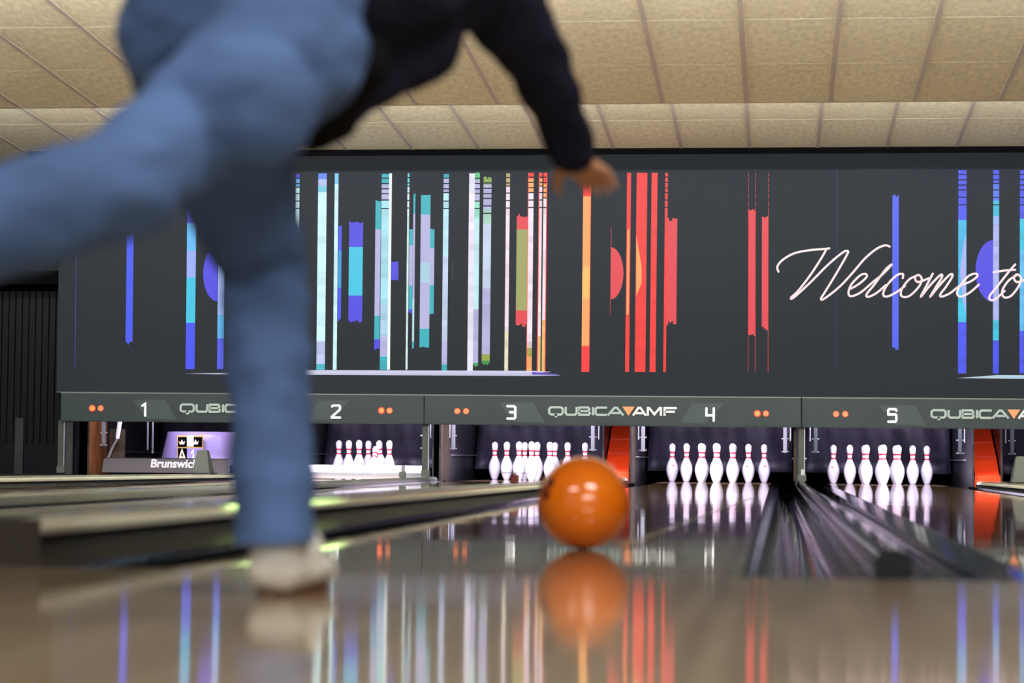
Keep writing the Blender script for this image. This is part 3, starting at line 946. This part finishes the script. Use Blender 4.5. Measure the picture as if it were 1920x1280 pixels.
# ------------------------------------------------------------------ pins
_pp = [(.0258, 0), (.0359, .019), (.0496, .0572), (.0573, .0857), (.0605, .1143), (.0580, .1492), (.0470, .184), (.0314, .219), (.0250, .238), (.0228, .254),
       (.0237, .276), (.0266, .298), (.0306, .321), (.0323, .343)]
pin_prof = [(0, 0)]
for _i in range(len(_pp) - 1):
    _a, _b, _c, _d = _pp[max(0, _i - 1)], _pp[_i], _pp[_i + 1], _pp[min(len(_pp) - 1, _i + 2)]
    for _k in range(3):
        _t = _k / 3
        pin_prof.append(tuple(.5 * ((2 * _b[q]) + (_c[q] - _a[q]) * _t + (2 * _a[q] - 5 * _b[q] + 4 * _c[q] - _d[q]) * _t * _t + (3 * _b[q] - _a[q] - 3 * _c[q] + _d[q]) * _t ** 3) for q in (0, 1)))
for _k in range(9):
    _t = math.pi / 2 * _k / 8
    pin_prof.append((.0323 * math.cos(_t) if _k < 8 else 0, .343 + .038 * math.sin(_t)))


def pin_r(z):
    for (r0, z0), (r1, z1) in zip(pin_prof, pin_prof[1:]):
        if z0 <= z <= z1 and z1 > z0: return r0 + (r1 - r0) * (z - z0) / (z1 - z0)
    return .02


def make_pin():
    bm = bmesh.new()
    lathe(bm, pin_prof, 28)
    root = new_obj('bowling_pin', bm, M_PIN, smooth=True)
    for z0, z1 in ((.237, .2515), (.2805, .295)):
        bm = bmesh.new()
        lathe(bm, [(pin_r(z0), z0)] + [(pin_r(z0 + (z1 - z0) * i / 4) + .0009, z0 + (z1 - z0) * i / 4) for i in range(5)] + [(pin_r(z1), z1)], 28)
        tag(new_obj('neck_stripe', bm, M_RED, root, smooth=True), 'red stripe around the neck')
    return root


def copy_tree(o, parent=None):
    c = o.copy()
    COL.objects.link(c)
    if parent: c.parent = parent
    for ch in o.children: copy_tree(ch, c)
    return c


ROWS = {1: (0, 0), 2: (1, -.5), 3: (1, .5), 4: (2, -1), 5: (2, 0), 6: (2, 1), 7: (3, -1.5), 8: (3, -.5), 9: (3, .5), 10: (3, 1.5)}
PN = {1: 'front pin', 2: 'left pin of the second row', 3: 'right pin of the second row', 4: 'left pin of the third row', 5: 'middle pin of the third row',
      6: 'right pin of the third row', 7: 'far left pin of the back row', 8: 'second pin from the left in the back row', 9: 'third pin from the left in the back row',
      10: 'far right pin of the back row'}
proto = make_pin()
first = True
pinlist = [(2, k) for k in (7, 4, 2, 8, 5, 3, 1)] + [(l, k) for l in (3, 4, 5) for k in range(1, 11)]
for l, k in pinlist:
    o = proto if first else copy_tree(proto)
    first = False
    r, c = ROWS[k]
    o.location = (LANES[l] + c * .3048, 18.288 + r * .26396, 0)
    o.rotation_euler = (0, 0, random.uniform(0, 6.28))
    lab = 'white red-striped %s on lane %s' % (PN[k], WORD[l])
    if (l, k) == (2, 1):
        o.location = (LANES[2] + .04, 18.2, .0165)
        o.rotation_euler = (-.66, 0, 0)
        lab = 'white red-striped pin tipping backwards, lowest of those on lane two'
    if (l, k) == (2, 5):
        o.rotation_euler = (0, -.12, 0); o.location.x += .045; o.location.z = .0032
    tag(o, lab, 'pin', 'bowling pins on lane %s' % WORD[l])
    if (l, k) in ((4, 7), (4, 6), (4, 10), (5, 7), (5, 5)):      # red printed badge on the belly
        bm = bmesh.new()
        badge_dir = Vector((CAM.x - o.location.x, CAM.y - o.location.y, 0)).normalized()
        a0 = math.atan2(badge_dir.y, badge_dir.x) + random.uniform(-.35, .35) - o.rotation_euler[2]
        pts = []
        for da, z in ((-.28, .168), (.28, .168), (.18, .158), (0, .147), (-.18, .158)):
            rr = pin_r(z) + .0012
            pts.append(bm.verts.new((rr * math.cos(a0 + da), rr * math.sin(a0 + da), z)))
        bm.faces.new(pts)
        tag(new_obj('badge', bm, M_RED, o), 'small red crown-shaped badge')

# ------------------------------------------------------------------ ball
BR = .108
M_BALL = mat('orange_ball', (1.0, .175, .005), .16, noise_scale=4.5, noise_amt=.28, coat=.6)
bm = bmesh.new()
bmesh.ops.create_uvsphere(bm, u_segments=64, v_segments=40, radius=BR)
bc = Vector((.142, 1.22, BR))
ball = new_obj('bowling_ball', bm, M_BALL, smooth=True)
ball.location = bc
tag(ball, 'glossy orange bowling ball rolling on the lane', 'ball')
vd = (CAM - bc).normalized()
lf = Vector((-1, 0, 0)); lf = (lf - vd * lf.dot(vd)).normalized(); up_ = vd.cross(lf) * -1
if up_.z < 0: up_ = -up_
for (u_, v_, r_) in ((.80, .18, .0125), (.90, .30, .0115), (.72, .46, .014)):
    d = (lf * u_ + up_ * v_ * .9 + vd * math.sqrt(max(.02, 1 - u_ * u_ - (v_ * .9) ** 2))).normalized()
    bm = bmesh.new()
    tube(bm, d * (BR - .03), d * (BR + .0004), r_, None, 20)
    new_obj('finger_hole', bm, M_DARKHOLE, ball)


# ------------------------------------------------------------------ bowler
def capsule(bm, p0, r0, p1, r1, su=1, sv=1, hint=None, seg=20):
    """tapered rounded limb between p0 and p1; su/sv squash across"""
    p0, p1 = Vector(p0), Vector(p1)
    ax = p1 - p0
    L_ = max(ax.length, 1e-5)
    ax = ax / L_ if ax.length > 1e-5 else Vector((0, 0, 1))
    h = Vector(hint) if hint else (Vector((1, 0, 0)) if abs(ax.x) < .8 else Vector((0, 1, 0)))
    u = (h - ax * h.dot(ax)).normalized()
    v = ax.cross(u)
    prof = []
    for i in range(7):
        a = math.pi / 2 * (1 - i / 6)
        prof.append((-r0 * math.sin(a), r0 * math.cos(a)))
    prof += [(L_ * .33, r0 + (r1 - r0) * .33), (L_ * .66, r0 + (r1 - r0) * .66)]
    for i in range(7):
        a = math.pi / 2 * i / 6
        prof.append((L_ + r1 * math.sin(a), r1 * math.cos(a)))
    rings = []
    for t_, r in prof:
        if r < 1e-4:
            rings.append([bm.verts.new(p0 + ax * t_)])
        else:
            rings.append([bm.verts.new(p0 + ax * t_ + u * (su * r * math.cos(2 * math.pi * i / seg)) + v * (sv * r * math.sin(2 * math.pi * i / seg))) for i in range(seg)])
    for a, b_ in zip(rings, rings[1:]):
        for i in range(seg):
            j = (i + 1) % seg
            if len(a) == 1: bm.faces.new((a[0], b_[i], b_[j]))
            elif len(b_) == 1: bm.faces.new((a[i], a[j], b_[0]))
            else: bm.faces.new((a[i], a[j], b_[j], b_[i]))


def fuse(name, bm, m_, parent, voxel, smooth=6, fold=0, fscale=8):
    me = bpy.data.meshes.new('tmp')
    bmesh.ops.recalc_face_normals(bm, faces=bm.faces)
    bm.to_mesh(me); bm.free()
    o = bpy.data.objects.new('tmp', me)
    COL.objects.link(o)
    md = o.modifiers.new('r', 'REMESH'); md.mode = 'VOXEL'; md.voxel_size = voxel
    ms = o.modifiers.new('s', 'SMOOTH'); ms.iterations = smooth; ms.factor = .5
    bpy.context.view_layer.update()
    me2 = bpy.data.meshes.new_from_object(o.evaluated_get(bpy.context.evaluated_depsgraph_get()))
    bpy.data.objects.remove(o)
    if fold:
        ns = [v.normal.copy() for v in me2.vertices]
        for v, n in zip(me2.vertices, ns):
            c = v.co
            k = noise.noise(Vector((c.x * fscale, c.y * fscale, c.z * fscale * 2.2))) + .5 * noise.noise(Vector((c.x * fscale * 2.3 + 5, c.y * fscale * 2, c.z * fscale * 3)))
            v.co = c + n * fold * k
    me2.name = name
    me2.materials.clear(); me2.materials.append(m_)
    for p in me2.polygons: p.use_smooth = True
    o2 = bpy.data.objects.new(name, me2)
    COL.objects.link(o2)
    if parent: o2.parent = parent
    return o2


# joints
hipL, hipR = at(352, 62, -.92), at(552, 84, -.98)
kneeL, ankL = at(493, 500, -.57), at(516, 985, -.755)
kneeR, ankR = at(238, 338, -1.28), at(-170, 478, -1.50)
pel = (hipL + hipR) / 2 + Vector((0, .02, .06))
chest = at(775, -75, -.50)
shR = at(905, -45, -.46)
shL = chest + (chest - shR) * 1.25 + Vector((-.08, -.02, .1))
elR, wrR = at(1020, 130, -.22), at(1073, 288, -.04)
neck = chest + Vector((.05, .16, .10))
head = neck + Vector((.03, .12, .10))
elL = shL + Vector((-.27, -.10, .03))
wrL = elL + Vector((-.22, -.05, .10))
toeL = at(592, 1097, -.52); toeL.z = .035

# bare body, one continuous surface
bm = bmesh.new()
capsule(bm, hipL, .07, kneeL, .048); capsule(bm, kneeL, .05, ankL, .035)
capsule(bm, ankL, .036, (ankL.x, ankL.y, .06), .036)
capsule(bm, (ankL.x, ankL.y, .045), .03, toeL, .025)
capsule(bm, hipR, .07, kneeR, .048); capsule(bm, kneeR, .05, ankR, .035)
dR = (ankR - kneeR).normalized()
footR = ankR + Vector((-.03, -.02, -.14)) + dR * .06
capsule(bm, ankR, .035, footR, .028)
capsule(bm, hipL, .07, hipR, .07); capsule(bm, pel, .09, chest, .13, 1.15, .85, hint=(1, 0, .2))
capsule(bm, shL, .06, shR, .06); capsule(bm, chest, .12, neck, .06)
capsule(bm, neck, .052, head, .052)
capsule(bm, shR, .052, elR, .036); capsule(bm, elR, .036, wrR, .026, 1.15, .85)
capsule(bm, shL, .052, elL, .036); capsule(bm, elL, .036, wrL, .026)
# head looking down the lane
hd = Vector((.05, .96, .12)).normalized()
hs = hd.cross(Vector((0, 0, 1))).normalized(); hu = hs.cross(hd)
capsule(bm, head + hu * .05, .085, head - hu * .03 + hd * .02, .066, .9, 1.05, hint=hs)
capsule(bm, head + hd * .085 + hu * .01, .008, head + hd * .105 - hu * .022, .014)         # nose
capsule(bm, head + hd * .078 - hu * .052 - hs * .018, .008, head + hd * .078 - hu * .052 + hs * .018, .008)   # mouth
capsule(bm, head + hd * .06 - hu * .085, .022, head + hd * .05 - hu * .08, .03)              # chin
for s_ in (-1, 1):
    capsule(bm, head + hs * s_ * .078 + hu * .02, .012, head + hs * s_ * .078 - hu * .02, .010, .5, 1.3, hint=hs)


def hand(bm, wrist, d, thumb_side, curl=.35):
    d = d.normalized()
    s = (thumb_side - d * thumb_side.dot(d)).normalized()
    n = s.cross(d)                     # towards the palm
    if n.dot(Vector((0, 0, -1))) < 0: n = -n
    k = wrist + d * .085
    for j, off in enumerate((.026, .009, -.009, -.026)):
        capsule(bm, wrist + s * off * .6 + d * .01, .0135, k + s * off, .0108)
    for j, (off, ln) in enumerate(((.028, .070), (.0095, .080), (-.0100, .074), (-.029, .058))):
        p = k + s * off
        dd = (d + s * off * 1.6).normalized()
        a = curl * (1 + .25 * j)
        for q, fr in enumerate((.45, .31, .24)):
            a_ = a * (.4 + q * .75)
            st = (dd * math.cos(a_) + n * math.sin(a_)) * ln * fr
            capsule(bm, p, .0086 - q * .0008, p + st, .0080 - q * .0010, seg=12)
            p = p + st
    # thumb leaves the side of the palm near its base
    p = wrist + d * .028 + s * .022
    for st, r in ((s * .030 + d * .022 + n * .008, .0125), (s * .012 + d * .028 + n * .008, .0108), (d * .024 + n * .006 + s * .003, .0095)):
        capsule(bm, p, r, p + st, r - .0012, seg=12)
        p = p + st


hand(bm, wrR + (wrR - elR).normalized() * .02, at(1122, 326, .10) - wrR, Vector((-1, .1, -.1)), .22)
hand(bm, wrL + (wrL - elL).normalized() * .02, wrL - elL, Vector((.2, 1, 0)), .25)
body = fuse('person', bm, M_SKIN, None, .0058, smooth=3)
tag(body, 'bowler from behind in blue jeans and navy jacket, right arm swung forward', 'person')

# hair, eyes
bm = bmesh.new()
capsule(bm, head + hu * .062 - hd * .02, .090, head + hu * .0 - hd * .035, .080, .95, 1.0, hint=hs)
fuse('hair', bm, M_HAIR, body, .008, 3, .006, 40)
for s_ in (-1, 1):
    bm = bmesh.new()
    bmesh.ops.create_uvsphere(bm, u_segments=12, v_segments=8, radius=.011, matrix=Matrix.Translation(head + hd * .074 + hs * s_ * .03 + hu * .012))
    new_obj('eye', bm, M_EYE, body, smooth=True)

# jeans
bm = bmesh.new()
capsule(bm, hipL + Vector((.006, .02, -.0)), .116, hipL.lerp(kneeL, .5), .100)
capsule(bm, hipL.lerp(kneeL, .5), .100, kneeL, .068)
capsule(bm, kneeL, .068, kneeL.lerp(ankL, .45), .066)
capsule(bm, kneeL.lerp(ankL, .45), .062, ankL + Vector((.004, 0, -.03)), .061)
capsule(bm, hipR + Vector((-.008, -.02, -.01)), .114, hipR.lerp(kneeR, .5), .085)
capsule(bm, hipR.lerp(kneeR, .5), .085, kneeR, .072)
capsule(bm, at(462, 192, -1.17), .094, hipR.lerp(kneeR, .62), .084)
capsule(bm, kneeR, .074, kneeR.lerp(ankR, .5), .068)
capsule(bm, kneeR.lerp(ankR, .5), .068, ankR, .060)
capsule(bm, hipL + Vector((.02, -.0, .03)), .112, hipR + Vector((-.012, .0, .03)), .114)
capsule(bm, pel, .13, pel.lerp(chest, .3), .12, 1.15, .9, hint=(1, 0, .2))
jeans = fuse('jeans', bm, M_DENIM, body, .0075, 3, .009, 9)
tag(jeans, 'faded blue denim jeans')
bm = bmesh.new(); bm.from_mesh(jeans.data)          # straight hem above the shoe
bmesh.ops.bisect_plane(bm, geom=bm.verts[:] + bm.edges[:] + bm.faces[:], plane_co=(ankL.x, ankL.y, .080), plane_no=(.04, .05, -1), clear_outer=True)
bm.to_mesh(jeans.data); bm.free()
solid(jeans, .004)
# jacket
bm = bmesh.new()
capsule(bm, pel.lerp(chest, .38), .150, chest, .165, 1.12, .9, hint=(1, 0, .2))
capsule(bm, chest, .15, shR + Vector((-.03, 0, .0)), .075)
capsule(bm, shR, .075, elR, .056); capsule(bm, elR, .055, wrR.lerp(elR, .06), .041)
capsule(bm, wrR.lerp(elR, .10), .043, wrR.lerp(elR, .02), .042)
capsule(bm, chest, .14, shL, .075)
capsule(bm, shL, .075, elL, .056); capsule(bm, elL, .055, wrL.lerp(elL, .06), .041)
capsule(bm, at(720, 60, -.58), .10, at(770, 10, -.52), .10)
capsule(bm, at(670, 170, -.66), .045, at(775, 60, -.55), .085)
capsule(bm, at(625, 235, -.70), .028, at(700, 120, -.62), .060)
capsule(bm, neck, .07, neck + Vector((.01, .04, .03)), .062)
jacket = fuse('jacket', bm, M_NAVYCLOTH, body, .008, 5, .010, 9)
tag(jacket, 'dark navy long sleeved jacket')
bm = bmesh.new()
capsule(bm, at(600, 255, -.80), .024, at(665, 120, -.82), .055)
capsule(bm, at(585, 262, -.78), .022, at(640, 232, -.74), .026)
fuse('shirt', bm, M_BLACKCLOTH, body, .007, 4)

# shoes
def shoe(heel, toe, upv, name='shoe'):
    ax = (toe - heel).normalized()
    sd = ax.cross(upv).normalized()
    u = sd.cross(ax)
    root = bpy.data.objects.new(name, None)
    bm = bmesh.new()
    L_ = .27
    h0 = heel + u * .045 + sd * .004
    capsule(bm, h0 + ax * .035, .044, h0 + ax * .040 + u * .030, .040, 1, 1, hint=sd)
    capsule(bm, h0 + ax * .04 - u * .005, .042, h0 + ax * .15 - u * .008, .042, 1.0, .9, hint=sd)
    capsule(bm, h0 + ax * .12 - u * .008, .044, h0 + ax * .225 - u * .014, .036, 1.12, .75, hint=sd)
    capsule(bm, h0 + ax * .05 + u * .01, .040, h0 + ax * .12 + sd * .012 + u * .022, .036)
    up_o = fuse('shoe', bm, M_SHOE, body, .006, 3)
    tag(up_o, 'off white bowling shoe')
    bm = bmesh.new()
    out = []
    for i in range(24):
        a = 2 * math.pi * i / 24
        c = math.cos(a)
        wv = .043 if c > 0 else .038
        out.append(heel + ax * (.13 + .135 * c) + sd * (wv * math.sin(a)) * (1.08 if c > -.3 else .98))
    lo_ = [bm.verts.new(p) for p in out]
    hi_ = [bm.verts.new(p + u * .010) for p in out]
    bm.faces.new(lo_[::-1]); bm.faces.new(hi_)
    for i in range(24): bm.faces.new((lo_[i], lo_[(i + 1) % 24], hi_[(i + 1) % 24], hi_[i]))
    new_obj('sole', bm, M_SOLE, up_o)


hl = at(500, 1112, -.79); hl.z = 0.001
tl = hl + Vector((.022, .26, 0)); tl.z = .001
shoe(hl, tl, Vector((0, 0, 1)))
hr = ankR + dR * .07 + Vector((0, -.03, .03))
shoe(hr, hr + Vector((-.05, -.02, -.24)), Vector((-.8, -.2, .2)))
